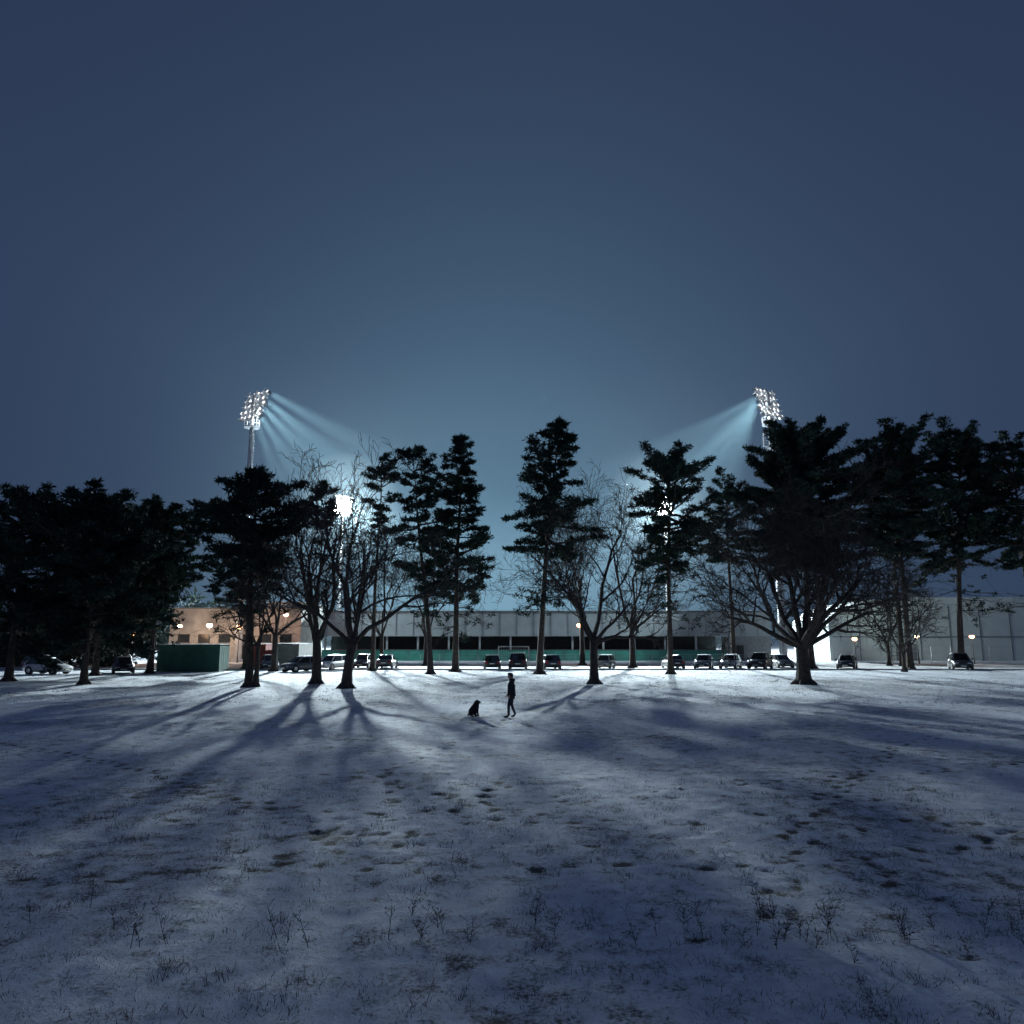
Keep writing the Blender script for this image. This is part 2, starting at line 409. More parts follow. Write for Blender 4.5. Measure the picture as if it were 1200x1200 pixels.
# left
pine(-37.5, 57, 13.5, 3.2, 5.0, prof='round', nb=84, per=22)
pine(-30.2, 54, 12.3, 3.6, 4.8, prof='round', nb=100, per=24, r0=.26)
pine(-36.0, 66, 13.6, 3.6, 4.6, prof='round', nb=80, per=22)
pine(-33.4, 70.5, 14.9, 5.6, 4.8, prof='flat', nb=84, per=22)
pine(-39.5, 78, 15.2, 5.0, 5.0, prof='round', nb=80)
pine(-27.6, 79, 14.0, 6.0, 4.0, prof='flat', nb=60)
pine(-17.5, 51, 14.0, 7.8, 3.5, lean=(-.5, 0), prof='round', nb=60, low=26, r0=.28, per=18)
bare(-16.9, 50.6, 10.5, 4.0, fork=.25, r0=.16, nl=5, spread=1.0, seed=5, levels=4)
bare(-23.4, 75, 14.5, 4, fork=.25, r0=.3, nl=5, spread=.6, seed=3)
bare(-13.8, 54, 15.4, 4.3, fork=.2, r0=.32, nl=7, spread=.65, seed=21, lean=(-.1, 0))
bare(-10.6, 49, 13.8, 4.2, fork=.2, r0=.32, nl=7, spread=.65, seed=34, lean=(.35, 0))
pine(-14.9, 57.5, 14.9, 11.8, 1.5, lean=(.1, 0), prof='flat', nb=14, low=8, r0=.16)
pine(-13.9, 76, 21.3, 14.5, 2.1, lean=(.3, 0), prof='flat', nb=24, low=22, r0=.25)
bare(-15.6, 91, 15, 4.5, fork=.25, r0=.25, nl=5, spread=.65, seed=8)
bare(-10.2, 90, 15.5, 4.5, fork=.22, r0=.25, nl=5, spread=.6, seed=14)
# middle
pine(-7.4, 69.4, 20.3, 8.0, 3.2, lean=(-2.2, 0), prof='mid', nb=52, low=16, r0=.27)
pine(-5.5, 74, 23.2, 7.4, 4.5, lean=(.3, 0), prof='cone', nb=100, low=14, r0=.33)
pine(2.5, 69.4, 23.7, 11.0, 4.4, lean=(2.0, 0), prof='cone', nb=86, low=40, r0=.32)
bare(5.8, 54, 14.6, 4.3, fork=.22, r0=.30, nl=6, spread=.78, seed=40, kids=(5, 5, 5, 4, 3))
bare(13.3, 84, 20.5, 5.4, fork=.2, r0=.33, nl=6, spread=.6, seed=52, tw=.018)
bare(8.5, 92, 20.5, 5.4, fork=.25, r0=.3, nl=6, spread=.55, seed=57, tw=.018)
pine(14.4, 69.4, 19.5, 9.2, 4.9, lean=(.5, 0), prof='flat', nb=76, low=30, r0=.28)
# right
bare(20.2, 53, 17.0, 6.8, fork=.16, r0=.46, nl=10, spread=.95, seed=61, droop=.35, kids=(5, 7, 6, 5, 4), tw=.015)
pine(32.2, 82, 24.6, 11.0, 7.4, prof='round', nb=150, low=20, r0=.36, per=22, size=.42)
pine(25.6, 88, 20.5, 12.0, 4.4, prof='round', nb=54, low=8, r0=.3)
pine(41.0, 78.6, 24.0, 12.0, 5.4, prof='flat', nb=104, low=24, r0=.34, per=22)
pine(45.6, 89, 24.0, 13.0, 5.0, prof='round', nb=84, low=12, r0=.32, per=20)
pine(49.5, 84, 25.2, 12.0, 5.8, lean=(2.3, 0), prof='round', nb=110, low=24, r0=.36, per=22)
pine(57, 83, 24.5, 11.0, 5.4, prof='round', nb=90, low=10, r0=.36)
bare(44.5, 90, 13, 4.5, fork=.2, r0=.22, nl=5, spread=.8, seed=77, levels=4)
bare(38, 74, 9, 4.5, fork=.2, r0=.18, nl=5, spread=.9, seed=79, levels=4)
bare(-47, 84, 12, 4.5, fork=.2, r0=.22, nl=5, spread=.8, seed=78, levels=4)
R.seed(99)
# distant tree belts
C = []; RR = []
for (x0, x1, y0, y1, hh, n) in [(-190, -52, 125, 150, 13, 900), (74, 190, 130, 150, 13, 700), (-260, 260, 300, 320, 13, 1500), (-80, -49, 96, 104, 9, 420)]:
    for i in range(n):
        x = R.uniform(x0, x1); t = .6+.4*math.sin(x*.21)*math.sin(x*.083+1)
        C.append((x, R.uniform(y0, y1), hh*t*R.random()**.7+.5)); RR.append(R.uniform(1.2, 2.2))
mb = MB(); mb.add_tris(needles(C, RR, 26, 1.1, .8), 0); mb.obj('distant_trees', [M_far])
C = []; RR = []
for i in range(1000):
    x = R.uniform(-78, -43.5); C.append((x, R.uniform(86, 88.5), R.random()*(3.6+.5*math.sin(x)))); RR.append(R.uniform(.4, .7))
mb = MB(); mb.add_tris(needles(C, RR, 16, .4, .8), 0); mb.obj('hedge', [M_needle])

# ------------------------------------------------------------------ buildings
M_panel = mat('grey_cladding', (0.34, 0.37, 0.38), 0.7, var=0.12, scale=0.6)
M_seam = mat('seam', (0.14, 0.15, 0.16), 0.7)
M_recess = mat('dark_recess', (0.05, 0.06, 0.065), 0.8)
M_green = mat('green_boards', (0.05, 0.26, 0.20), 0.6, var=0.2, scale=1)
M_conc = mat('concrete', (0.24, 0.25, 0.25), 0.85, var=0.2, bump=.2)
stand = empty('stadium_stand', (0, 110, 0))
mb = MB()
x0, x1 = -27.5, 37.5
mb.box(((x0+x1)/2, 4.0, 5.25), (x1-x0, 8.0, 3.5), 0)
for i in range(27): mb.box((x0+1.25+i*2.5-.6, -0.03, 5.25), (0.06, 0.05, 3.46), 1)
mb.box(((x0+x1)/2, -.05, 7.05), (x1-x0+.4, .3, .22), 1)
mb.box(((x0+x1)/2, 4, 7.12), (x1-x0+.1, 8.2, .12), 2)
mb.obj('upper_cladding', [M_panel, M_seam, M_snow], parent=stand)
mb = MB()
mb.box(((x0+31)/2, 6.0, 1.75), (31-x0, 1.0, 3.49), 0)
mb.obj('back_wall_recess', [M_recess], parent=stand)
mb = MB(); mb.box((34.3, 1.5, 1.745), (6.4, 2.8, 3.48), 0)
mb.box((33, .08, 1.1), (1.1, .1, 2.2), 1)
mb.obj('gable_block', [M_conc, M_dark], parent=stand)
mb = MB()
for i in range(14): mb.box((x0+.3+i*4.5, .6, 1.745), (.26, .32, 3.48))
mb.obj('columns', [M_steel], parent=stand)
mb = MB(); mb.box(((x0+31)/2, .1, .75), (31-x0, .12, 1.5), 0)
for i in range(24): mb.box((x0+i*2.5, .02, .78), (.08, .05, 1.56), 1)
mb.box(((x0+31)/2, .08, 1.54), (31-x0, .2, .08), 1)
mb.obj('green_boards', [M_green, M_seam], parent=stand)
mb = MB()
for k in range(5): mb.box(((x0+31)/2, 1.6+k*.8, .5+k*.25), (31-x0-1, .78, .3), 0)
mb.obj('terrace_steps', [M_recess], parent=stand)

M_beige = mat('beige_render', (0.36, 0.34, 0.31), 0.85, var=0.2, scale=.8)
M_glassw = mat('window_glass', (0.03, 0.035, 0.04), 0.15, spec=.6)
hall = empty('sports_hall', (-38, 104, 0))
mb = MB(); mb.box((0, 6, 3.6), (18, 12, 7.2)); mb.box((6.5, 5.9, 7.7), (5, 11, 1.0)); mb.obj('walls', [M_beige], parent=hall)
mb = MB(); mb.box((0, 6, 7.28), (18.5, 12.5, .16)); mb.obj('roof', [M_seam], parent=hall)
mb = MB()
for i in range(6): mb.box((-7+i*2.8, -.02, 3.2), (1.6, .1, 1.1))
mb.box((1, -.02, 1.1), (1.0, .1, 2.2))
mb.obj('windows', [M_glassw], parent=hall)
mb = MB()
for i in range(6): mb.box((-7+i*2.8, -.05, 2.6), (1.8, .16, .08))
mb.obj('sills', [M_seam], parent=hall)

M_tent = mat('white_hall_fabric', (0.52, 0.56, 0.54), 0.7, var=0.1, scale=.5)
th = empty('event_hall', (0, 110, 0))
mb = MB(); prof = [(46, 0), (46, 5.8), (47.8, 7.2), (50.4, 8.2), (53.5, 8.8), (58, 9.1), (90, 9.2), (90, 0)]
mb.loft([[Vector((a, 0, z)) for a, z in prof], [Vector((a, 14, z)) for a, z in prof]]); o = mb.obj('shell', [M_tent], parent=th); shade_fix(o)
mb = MB()
for i in range(9):
    xx = 50.4+i*4.4; mb.box((xx, -.04, 4.0), (.12, .06, 7.9))
mb.box((68, -.05, 3.4), (43, .05, .12)); mb.box((57, -.06, 1.2), (3, .08, 2.4)); mb.obj('frame_trim', [M_seam], parent=th)

# containers
def container(x, y, L, rotz, col, name='shipping_container'):
    m = mat('container_paint', col, .6, var=.2, scale=1.5)
    c = empty(name, (x, y, 0), (0, 0, rotz)); mb = MB()
    W = 2.44; H = 2.55; n = int(L/.28)
    def side(ax):
        ps = []
        for i in range(n+1):
            off = .035 if (i//2) % 2 else 0
            ps.append((-L/2+i*L/n, ax*(W/2-off)))
        return ps
    a = side(-1); bb = side(1)[::-1]; ring = a+bb
    mb.loft([[Vector((p[0], p[1], z)) for p in ring] for z in (.15, H-.1)])
    o = mb.obj('corrugated_body', [m], parent=c); shade_fix(o)
    mb = MB()
    for sx in (-1, 1):
        for sy in (-1, 1): mb.box((sx*(L/2-.06), sy*(W/2-.05), H/2+.02), (.14, .14, H))
    for sy in (-1, 1):
        mb.box((0, sy*(W/2-.06), H-.06), (L-.28, .13, .14)); mb.box((0, sy*(W/2-.06), .12), (L-.28, .13, .16))
    for k in range(4): mb.tube([Vector((L/2+.04, -.8+k*.52, .2)), Vector((L/2+.04, -.8+k*.52, H-.15))], [.02, .02], 6)
    mb.obj('frame', [m], parent=c)
    mb = MB(); mb.box((0, 0, H+.06), (L-.1, W-.1, .06)); mb.obj('roof_snow', [M_snow], parent=c)
container(-31.5, 75.4, 6.06, 0, (0.03, 0.11, 0.08))
container(-28.6, 87.5, 6.06, math.radians(-90), (0.34, 0.05, 0.035))
container(-24.9, 87.5, 6.06, math.radians(-90), (0.28, 0.28, 0.26))

# goal
g = empty('football_goal', (0.2, 93, 0)); mb = MB()
M_white = mat('white_paint', (0.6, 0.6, 0.6), .4, var=.05)
for sx in (-1.85, 1.85):
    mb.tube([Vector((sx, 0, 0)), Vector((sx, 0, 2.2))], [.05, .05], 8, cap=True)
    mb.tube([Vector((sx, 0, 2.2)), Vector((sx, .8, 2.1)), Vector((sx, 1.4, .05))], [.03]*3, 6); mb.tube([Vector((sx, 0, .05)), Vector((sx, 1.4, .05))], [.03]*2, 6)
mb.tube([Vector((-1.91, 0, 2.2)), Vector((1.91, 0, 2.2))], [.05, .05], 8, cap=True)
mb.tube([Vector((-1.85, 1.4, .05)), Vector((1.85, 1.4, .05))], [.03]*2, 6); mb.obj('frame', [M_white], parent=g)
mb = MB()
for i in range(13):
    xx = -1.8+i*.3; mb.tube([Vector((xx, .8, 2.1)), Vector((xx, 1.4, .08))], [.008]*2, 3)
for k in range(7): mb.tube([Vector((-1.85, .8+.1*k, 2.1-.33*k)), Vector((1.85, .8+.1*k, 2.1-.33*k))], [.008]*2, 3)
mb.obj('net', [M_white], parent=g)

# fences
def fence(x0, x1, y, H, name='mesh_fence'):
    f = empty(name, (0, y, 0)); mb = MB(); n = int((x1-x0)/2.5)
    for i in range(n+1): mb.tube([Vector((x0+(x1-x0)*i/n, 0, 0)), Vector((x0+(x1-x0)*i/n, 0, H+.05))], [.035, .035], 6, cap=True)
    mb.obj('posts', [M_steel], parent=f); mb = MB()
    for z in (.1, H*.35, H*.7, H): mb.tube([Vector((x0, -.04, z)), Vector((x1, -.04, z))], [.015, .015], 4)
    k = int((x1-x0)/.2)
    for i in range(k): mb.tube([Vector((x0+i*.2, -.06, .05)), Vector((x0+i*.2, -.06, H))], [.007, .007], 3)
    mb.obj('mesh_panels', [M_steel], parent=f)
fence(41.5, 64, 98, 2.2)
fence(-12, 36, 99.5, 1.1, 'railing')

# ------------------------------------------------------------------ lamps
def lamp_light(loc, p, col, rad=.2, name='bulb', parent=None):
    d = bpy.data.lights.new(name, 'POINT'); d.energy = p; d.color = col; d.shadow_soft_size = rad
    o = bpy.data.objects.new(name, d); COL.objects.link(o); o.location = loc
    if parent: o.parent = parent
    return o
def street_lamp(x, y, h, p=900, col=(1, .5, .22), gm=None, gs=1.0):
    e0 = empty('street_lamp', (x, y, 0)); mb = MB()
    mb.tube([Vector((0, 0, 0)), Vector((0, 0, .8)), Vector((0, 0, .85)), Vector((0, 0, h-.25))], [.09, .08, .05, .04], 8, cap=True)
    mb.tube([Vector((0, 0, h-.27)), Vector((0, 0, h-.15))], [.06, .16], 10, cap=True)
    mb.tube([Vector((0, 0, h+.17*gs)), Vector((0, 0, h+.28*gs))], [.26*gs, .03], 12, cap=True)
    mb.obj('post_and_cap', [M_dark], parent=e0); mb = MB()
    mb.tube([Vector((0, 0, h-.22*gs)), Vector((0, 0, h-.14*gs)), Vector((0, 0, h)), Vector((0, 0, h+.16*gs))], [.1*gs, .25*gs, .31*gs, .24*gs], 12, cap=True)
    mb.obj('globe', [gm or M_orange], parent=e0)
    lamp_light((0, -.5*gs, h-.1), p, col, .25, 'light', e0)
street_lamp(8.5, 95, 4.8, 160, gs=1.25)
street_lamp(42.9, 95, 3.1, 90, (1, .7, .45)); street_lamp(51.8, 97, 3.4, 110, (1, .8, .55), M_warm); street_lamp(58.2, 96, 3.4, 110, (1, .6, .35))
street_lamp(-46.5, 93, 3.8, 260, (1, .62, .36), gs=1.2)
street_lamp(-40.5, 101.3, 4.9, 600, (1, .76, .58), M_warm, 1.3); street_lamp(-36.5, 101.3, 4.7, 480, (1, .68, .46), None, 1.3); street_lamp(-30.3, 101.2, 6.3, 360, (1, .58, .42), None, 1.1); street_lamp(-44.5, 101.4, 4.8, 260, (1, .66, .45), M_warm, 1.0)

# flood masts
def mast(x, y, h, target, far=False, rows=5, cols=5, extra=False):
    ms = empty('floodlight_mast', (x, y, 0))
    mb = MB(); mb.tube([Vector((0, 0, 0)), Vector((0, 0, .4)), Vector((0, 0, .41)), Vector((0, 0, h-2.2)), Vector((0, 0, h+1.6))], [.9, .9, .55, .28, .2], 12, cap=True)
    mb.tube([Vector((0, 0, h-3.4)), Vector((0, 0, h-3.25))], [1.1, 1.1], 12, cap=True)
    for k in range(10):
        a = k*.628; mb.tube([Vector((math.cos(a)*1.08, math.sin(a)*1.08, h-3.3)), Vector((math.cos(a)*1.08, math.sin(a)*1.08, h-2.3))], [.03, .03], 4)
    for zz in (h-2.8, h-2.3): mb.tube([Vector((math.cos(k*.524)*1.08, math.sin(k*.524)*1.08, zz)) for k in range(13)], [.03]*13, 4)
    for k in range(60): mb.box((.5, -.25, 4+k*(h-8)/60), (.06, .4, .05))
    mb.tube([Vector((.5, -.05, 3)), Vector((.42, -.05, h-3.3))], [.03]*2, 4); mb.tube([Vector((.5, -.45, 3)), Vector((.42, -.45, h-3.3))], [.03]*2, 4)
    if extra:
        for k, a in enumerate((.3, 1.8, 3.3, 4.8, 5.6)):
            c = (math.cos(a)*1.0, math.sin(a)*1.0, h-5.6-(k % 2)*1.6); mb.box(c, (.34, .2, 2.0)); mb.box((c[0]*.5, c[1]*.5, c[2]), (.9*abs(math.cos(a))+.08, .9*abs(math.sin(a))+.08, .08))
        mb.tube([Vector((0, 0, h-8.3)), Vector((0, 0, h-8.2))], [1.2, 1.2], 10, cap=True)
    mb.obj('pole', [M_steel], parent=ms, smooth=False)
    tgt = Vector(target); base = Vector((x, y, h)); dv = (tgt-base); az = math.atan2(dv.y, dv.x)
    F = Matrix.Rotation(az, 3, 'Z')       # local +x faces the pitch
    mb = MB(); sp = .98
    tilt = Matrix.Rotation(math.radians(18), 3, 'Y')
    for i in range(rows):
        zz = (i-(rows-1)/2)*sp
        a = F @ (tilt @ Vector((-.05, -sp*cols/2, zz))); c = F @ (tilt @ Vector((-.05, sp*cols/2, zz)))
        mb.tube([a+Vector((0, 0, h)), c+Vector((0, 0, h))], [.07, .07], 5)
    for j in (-1.6, 0, 1.6):
        a = F @ (tilt @ Vector((-.2, j, -sp*rows/2))); c = F @ (tilt @ Vector((-.2, j, sp*rows/2)))
        mb.tube([a+Vector((0, 0, h)), c+Vector((0, 0, h))], [.08, .08], 5)
    mb.obj('head_frame', [M_steel], parent=ms)
    mb = MB(); ml = MB(); mv = MB()
    for i in range(rows):
        for j in range(cols):
            if far and math.hypot((i-(rows-1)/2)/(rows/2), (j-(cols-1)/2)/(cols/2)) > 1.02: continue
            c = F @ (tilt @ Vector((.28, (j-(cols-1)/2)*sp+(.2 if i % 2 else -.2), (i-(rows-1)/2)*sp))) + Vector((0, 0, h))
            yaw = az+R.uniform(-.55, .55); pit = -R.uniform(.3, .7)
            d = Vector((math.cos(yaw)*math.cos(pit), math.sin(yaw)*math.cos(pit), math.sin(pit)))
            mb.tube([c-d*.28, c-d*.2, c+d*.1, c+d*.22], [.1, .24, .34, .38], 10, cap=False)
            ml.tube([c+d*.19, c+d*.21], [.355, .355], 10, cap=True)
            mv.tube([c-d*.30, c-d*.26], [.2, .2], 8, cap=True)  # glowing discs added behind the housings so the head looks lit from the rear
    mb.obj('lamp_housings', [M_steel], parent=ms); ml.obj('lamp_lenses', [M_lensfar if far else M_lens], parent=ms); mv.obj('rear_glow_discs', [M_rear_glow], parent=ms)
    return ms, F, h
def spot(parent, loc, aim, power, size, blend, rad, col=(.76, .93, 1.0), sx=1.0):
    d = bpy.data.lights.new('beam', 'SPOT'); d.energy = power; d.spot_size = math.radians(size); d.spot_blend = blend; d.shadow_soft_size = rad; d.color = col
    o = bpy.data.objects.new('beam', d); COL.objects.link(o); o.parent = parent
    o.location = loc
    wp = Vector(parent.location)+Vector(loc)
    o.rotation_euler = (Vector(aim)-wp).to_track_quat('-Z', 'Y').to_euler(); o.scale = (sx, 1, 1)
C0 = (0, 160, 0)
for (x, y, h, far, ex) in [(-37.4, 104, 36.4, False, False), (37.1, 104, 36.8, False, True), (-49, 213, 41.1, True, False), (44, 213, 41.1, True, False)]:
    if far:
        ms, F, _ = mast(x, y, h, C0, True, rows=6, cols=6 if x < 0 else 5)
        dr = F @ Vector((2.6, 0, 0)); p = 3.5e6 if x < 0 else 2.1e6
        spot(ms, (dr.x, dr.y, h-.5), (x*.35, 148, 0), p, 49, 1.0, 1.7, sx=2.5)
        lamp_light((dr.x, dr.y, h), 4.0e5 if x < 0 else 2.6e5, (.9, .98, 1), 1.5, 'spill', ms)
        bm = bmesh.new(); bmesh.ops.create_icosphere(bm, subdivisions=3, radius=15); me = bpy.data.meshes.new('lamp_halo'); bm.to_mesh(me); bm.free()  # scattering sphere added around the head to form the lamp's halo
        me.materials.append(M_halo); mo = bpy.data.objects.new('lamp_halo', me); COL.objects.link(mo); mo.parent = ms; mo.location = (dr.x, dr.y, h)
    else:
        ms, F, _ = mast(x, y, h, C0, False, extra=ex)
        sg = 1 if x < 0 else -1
        # (aim, height offset on the head, power, cone)
        for k, (aim, dz, pw_, cn) in enumerate([((sg*34, 146, 4), 2.0, 4.4e6, 18), ((sg*12, 146, 0), 1.0, 5.0e6, 22), ((-sg*4, 142, 0), 0.2, 4.6e6, 24), ((-sg*17, 135, 0), -.8, 3.4e6, 24), ((-sg*27, 128, 0), -1.8, 2.0e6, 22)]):
            dr = F @ Vector((1.7, .7*(k-2), 0))
            spot(ms, (dr.x, dr.y, h+dz), aim, pw_, cn, .8, .5, (.60, .9, 1.0))
        # made-up floods low on the mast, added to light the facades
        mb = MB(); mb.box((0, -.9, 15), (1.6, .3, .4)); mb.box((0, -.45, 15), (.1, .7, .1)); mb.obj('added_facade_floods', [M_dark], parent=ms)
        spot(ms, (sg*.3, -1.5, 15), (-sg*2, 109, 3), 2.8e4, 52, .9, .3, (.72, .93, 1))
        spot(ms, (-sg*.3, -1.5, 15), (-sg*68, 109, 3), 1.2e4, 62, .9, .3, (.82, 1, .93))

# thin winter haze hanging over the stadium
mb = MB(); mb.box((0, 171, 35), (160, 133, 75)); hz = mb.obj('haze', [M_haze])

# ------------------------------------------------------------------ cars
M_tyre = mat('tyre', (0.02, 0.02, 0.02), .9); M_glass = mat('car_glass', (0.015, 0.018, 0.02), .08, spec=.8, var=.1)
M_rim = mat('alloy', (.4, .4, .42), .3, .8); M_red = mat('tail_lamp', (.35, .02, .02), .2); M_head = mat('head_lamp', (.7, .7, .7), .15)
M_trim = mat('black_trim', (.02, .02, .02), .6); M_plate = mat('plate', (.7, .7, .6), .5, var=.02)
def car(x, y, yaw, col, kind='hatch', snow=False):
    paint, ntp, bb = new_mat('car_paint'); bb.inputs['Base Color'].default_value = (*col, 1); bb.inputs['Roughness'].default_value = .3; bb.inputs['Coat Weight'].default_value = .6
    nz = ntp.nodes.new('ShaderNodeTexNoise'); nz.inputs['Scale'].default_value = 3; rr = ntp.nodes.new('ShaderNodeMapRange'); rr.inputs['To Min'].default_value = .25; rr.inputs['To Max'].default_value = .55
    ntp.links.new(nz.outputs['Fac'], rr.inputs['Value']); ntp.links.new(rr.outputs[0], bb.inputs['Roughness'])
    L, W, H, belt = {'hatch': (4.1, 1.76, 1.48, .92), 'saloon': (4.6, 1.8, 1.44, .92), 'estate': (4.6, 1.8, 1.5, .94), 'suv': (4.5, 1.88, 1.7, 1.05)}[kind]
    e0 = empty('parked_car', (x, y, 0.006), (0, 0, yaw)); h = L/2; w = W/2
    st = [(-h, .80, .42, belt-.18), (-h+.06, .90, .30, belt-.10), (-h+.35, .97, .22, belt-.02 if kind != 'saloon' else belt+.04), (-h*.45, 1, .2, belt+.02), (0, 1, .2, belt), (h*.45, 1, .2, belt-.03), (h-.75, .98, .2, belt-.09), (h-.25, .93, .22, belt-.2), (h-.05, .84, .3, belt-.3), (h, .74, .38, belt-.38)]
    rings = []
    for (sx, ws, zl, zt) in st:
        ww = w*ws; zm = (zl+zt)/2+.05
        rings.append([Vector((sx, -ww*.86, zl)), Vector((sx, -ww*.98, zl+.12)), Vector((sx, -ww, zm)), Vector((sx, -ww*.95, zt-.06)), Vector((sx, -ww*.84, zt)), Vector((sx, 0, zt+.035)), Vector((sx, ww*.84, zt)), Vector((sx, ww*.95, zt-.06)), Vector((sx, ww, zm)), Vector((sx, ww*.98, zl+.12)), Vector((sx, ww*.86, zl))])
    mb = MB(); mb.loft(rings); o = mb.obj('body', [paint], smooth=True, parent=e0); shade_fix(o)
    # cabin
    rear_b, rear_t = {'hatch': (-h+.18, -h+.62), 'saloon': (-h+.75, -h+1.35), 'estate': (-h+.15, -h+.45), 'suv': (-h+.15, -h+.45)}[kind]
    fb, ft = h-1.05, h-1.85
    def rg(z, xr, xf, ww, n=4):
        return [Vector((xr, -ww, z)), Vector((xr+.18, -ww*1.03, z)), Vector(((xr+xf)/2, -ww*1.05, z)), Vector((xf-.25, -ww*1.02, z)), Vector((xf, -ww*.82, z)), Vector((xf+.05, 0, z)), Vector((xf, ww*.82, z)), Vector((xf-.25, ww*1.02, z)), Vector(((xr+xf)/2, ww*1.05, z)), Vector((xr+.18, ww*1.03, z)), Vector((xr, ww, z)), Vector((xr-.04, 0, z))]
    mb = MB(); mb.loft([rg(belt-.05, rear_b, fb, w*.88), rg(H-.08, rear_t, ft, w*.70)], cap=False); o = mb.obj('windows', [M_glass], smooth=False, parent=e0); shade_fix(o)
    mb = MB(); mb.loft([rg(H-.09, rear_t-.02, ft+.03, w*.71), rg(H-.03, rear_t+.04, ft-.03, w*.68), rg(H, rear_t+.2, ft-.2, w*.55)]); o = mb.obj('roof', [M_snow if snow else paint], smooth=True, parent=e0); shade_fix(o)
    mb = MB()
    a = rg(belt-.04, rear_b, fb, w*.885); c = rg(H-.07, rear_t, ft, w*.705)
    for k in (0, 4, 6, 10): mb.tube([a[k], c[k]], [.05, .04], 5)
    for k in (2, 8): mb.tube([a[k], c[k]], [.045, .04], 4)
    mb.obj('pillars', [paint], parent=e0)
    mb = MB(); mr = MB(); ma = MB()
    for sx in (-h+.78, h-.82):
        for sy in (-1, 1):
            yy = sy*(w-.11); R0 = .32 if kind != 'suv' else .36
            mb.tube([Vector((sx, yy-sy*.11, R0)), Vector((sx, yy-sy*.11+sy*.02, R0)), Vector((sx, yy+sy*.10, R0)), Vector((sx, yy+sy*.12, R0))], [R0-.05, R0, R0, R0-.04], 18, cap=True)
            mr.tube([Vector((sx, yy+sy*.10, R0)), Vector((sx, yy+sy*.128, R0))], [R0*.62, R0*.58], 12, cap=True)
            ma.tube([Vector((sx, yy-sy*.1, R0+.02)), Vector((sx, w*sy*1.0+sy*.004, R0+.02))], [R0+.07, R0+.06], 18, cap=True)
    mb.obj('tyres', [M_tyre], parent=e0); mr.obj('wheel_rims', [M_rim], parent=e0); ma.obj('wheel_arches', [M_trim], parent=e0)
    mb = MB()
    for sy in (-1, 1):
        mb.box((-h+.06, sy*w*.70, belt-.2), (.14, .26, .22 if kind != 'estate' else .4), 0)
        mb.box((h-.09, sy*w*.60, belt-.38), (.16, .34, .15), 1)
        mb.box((h-1.2, sy*(w+.04), belt+.06), (.12, .18, .13), 2)
        mb.box((0, sy*(w+.003), .26), (L*.5, .03, .1), 2)
    mb.box((h-.02, 0, .44), (.07, W*.5, .16), 2); mb.box((-h, 0, .36), (.07, W*.7, .14), 2)
    mb.box((h+.02, 0, .40), (.02, .52, .11), 3); mb.box((-h-.02, 0, .62), (.02, .52, .11), 3)
    mb.obj('lights_and_trim', [M_red, M_head, M_trim, M_plate], parent=e0)
BK = (.015, .016, .02); GY = (.10, .11, .12); SV = (.42, .43, .44); WH = (.7, .7, .7); BL = (.02, .035, .08); BG = (.38, .33, .27)
F_ = math.radians(-90); B_ = math.radians(90)
for (x, y, yaw, c, k, sn_) in [(-42.2, 69.5, -.2, SV, 'hatch', False), (-36.4, 71.5, F_+.5, BK, 'estate', False), (-25.4, 80, F_+.35, BL, 'hatch', False), (-20.6, 74.5, F_-.65, GY, 'hatch', True),
    (-18.6, 79, F_-.3, WH, 'estate', False), (-16.4, 84, F_, BK, 'hatch', False), (-13.6, 83, B_, GY, 'saloon', False), (-2.1, 80.5, B_+.04, BK, 'hatch', False), (.65, 80.4, B_-.03, BK, 'suv', False), (4.0, 80.6, B_+.1, BL, 'estate', False),
    (9.9, 81.5, F_-.3, BG, 'hatch', True), (17.4, 82.5, B_, BK, 'saloon', False), (20.6, 82, F_-.35, GY, 'hatch', True), (23.6, 82.4, F_-.5, SV, 'hatch', True), (26.6, 81.8, F_-.55, BK, 'suv', False), (29.9, 85, F_, GY, 'saloon', True), (36.0, 82, F_-.5, BK, 'saloon', False), (46.7, 79.5, F_-.4, BK, 'suv', False), (-49, 80, 0, GY, 'hatch', True)]:
    car(x, y, yaw, c, k, sn_)

# ------------------------------------------------------------------ person and dog
def skin(name, verts, edges, mats, parent, root=0, sub=2):
    me = bpy.data.meshes.new(name); me.from_pydata([v[:3] for v in verts], edges, []); me.update()
    o = bpy.data.objects.new(name, me); COL.objects.link(o); o.parent = parent
    sm = o.modifiers.new('skin', 'SKIN'); sm.use_smooth_shade = True
    sv = me.skin_vertices[0].data if len(me.skin_vertices) else None
    if sv is None:
        bm = bmesh.new(); bm.from_mesh(me); bm.verts.layers.skin.verify(); bm.to_mesh(me); bm.free(); sv = me.skin_vertices[0].data
    for i, v in enumerate(verts):
        r = v[3]; sv[i].radius = (r, r) if not isinstance(r, tuple) else r
        sv[i].use_root = (i == root)
    ss = o.modifiers.new('sub', 'SUBSURF'); ss.levels = sub; ss.render_levels = sub
    me.materials.append(mats); return o
M_jacket = mat('dark_jacket', (.022, .025, .032), .8, var=.3, scale=8, bump=.3); M_jeans = mat('dark_jeans', (.025, .03, .045), .85, var=.3, scale=12)
M_skin = mat('skin', (.42, .26, .2), .5, var=.08); M_boot = mat('boots', (.02, .017, .015), .6); M_hat = mat('wool_hat', (.03, .03, .035), .95, bump=.5, scale=40); M_hair = mat('hair', (.04, .025, .018), .7)
pz = ground_z(0, 31.3)
P = empty('person', (-.02, 31.3, pz+.01), (0, 0, math.radians(172)))
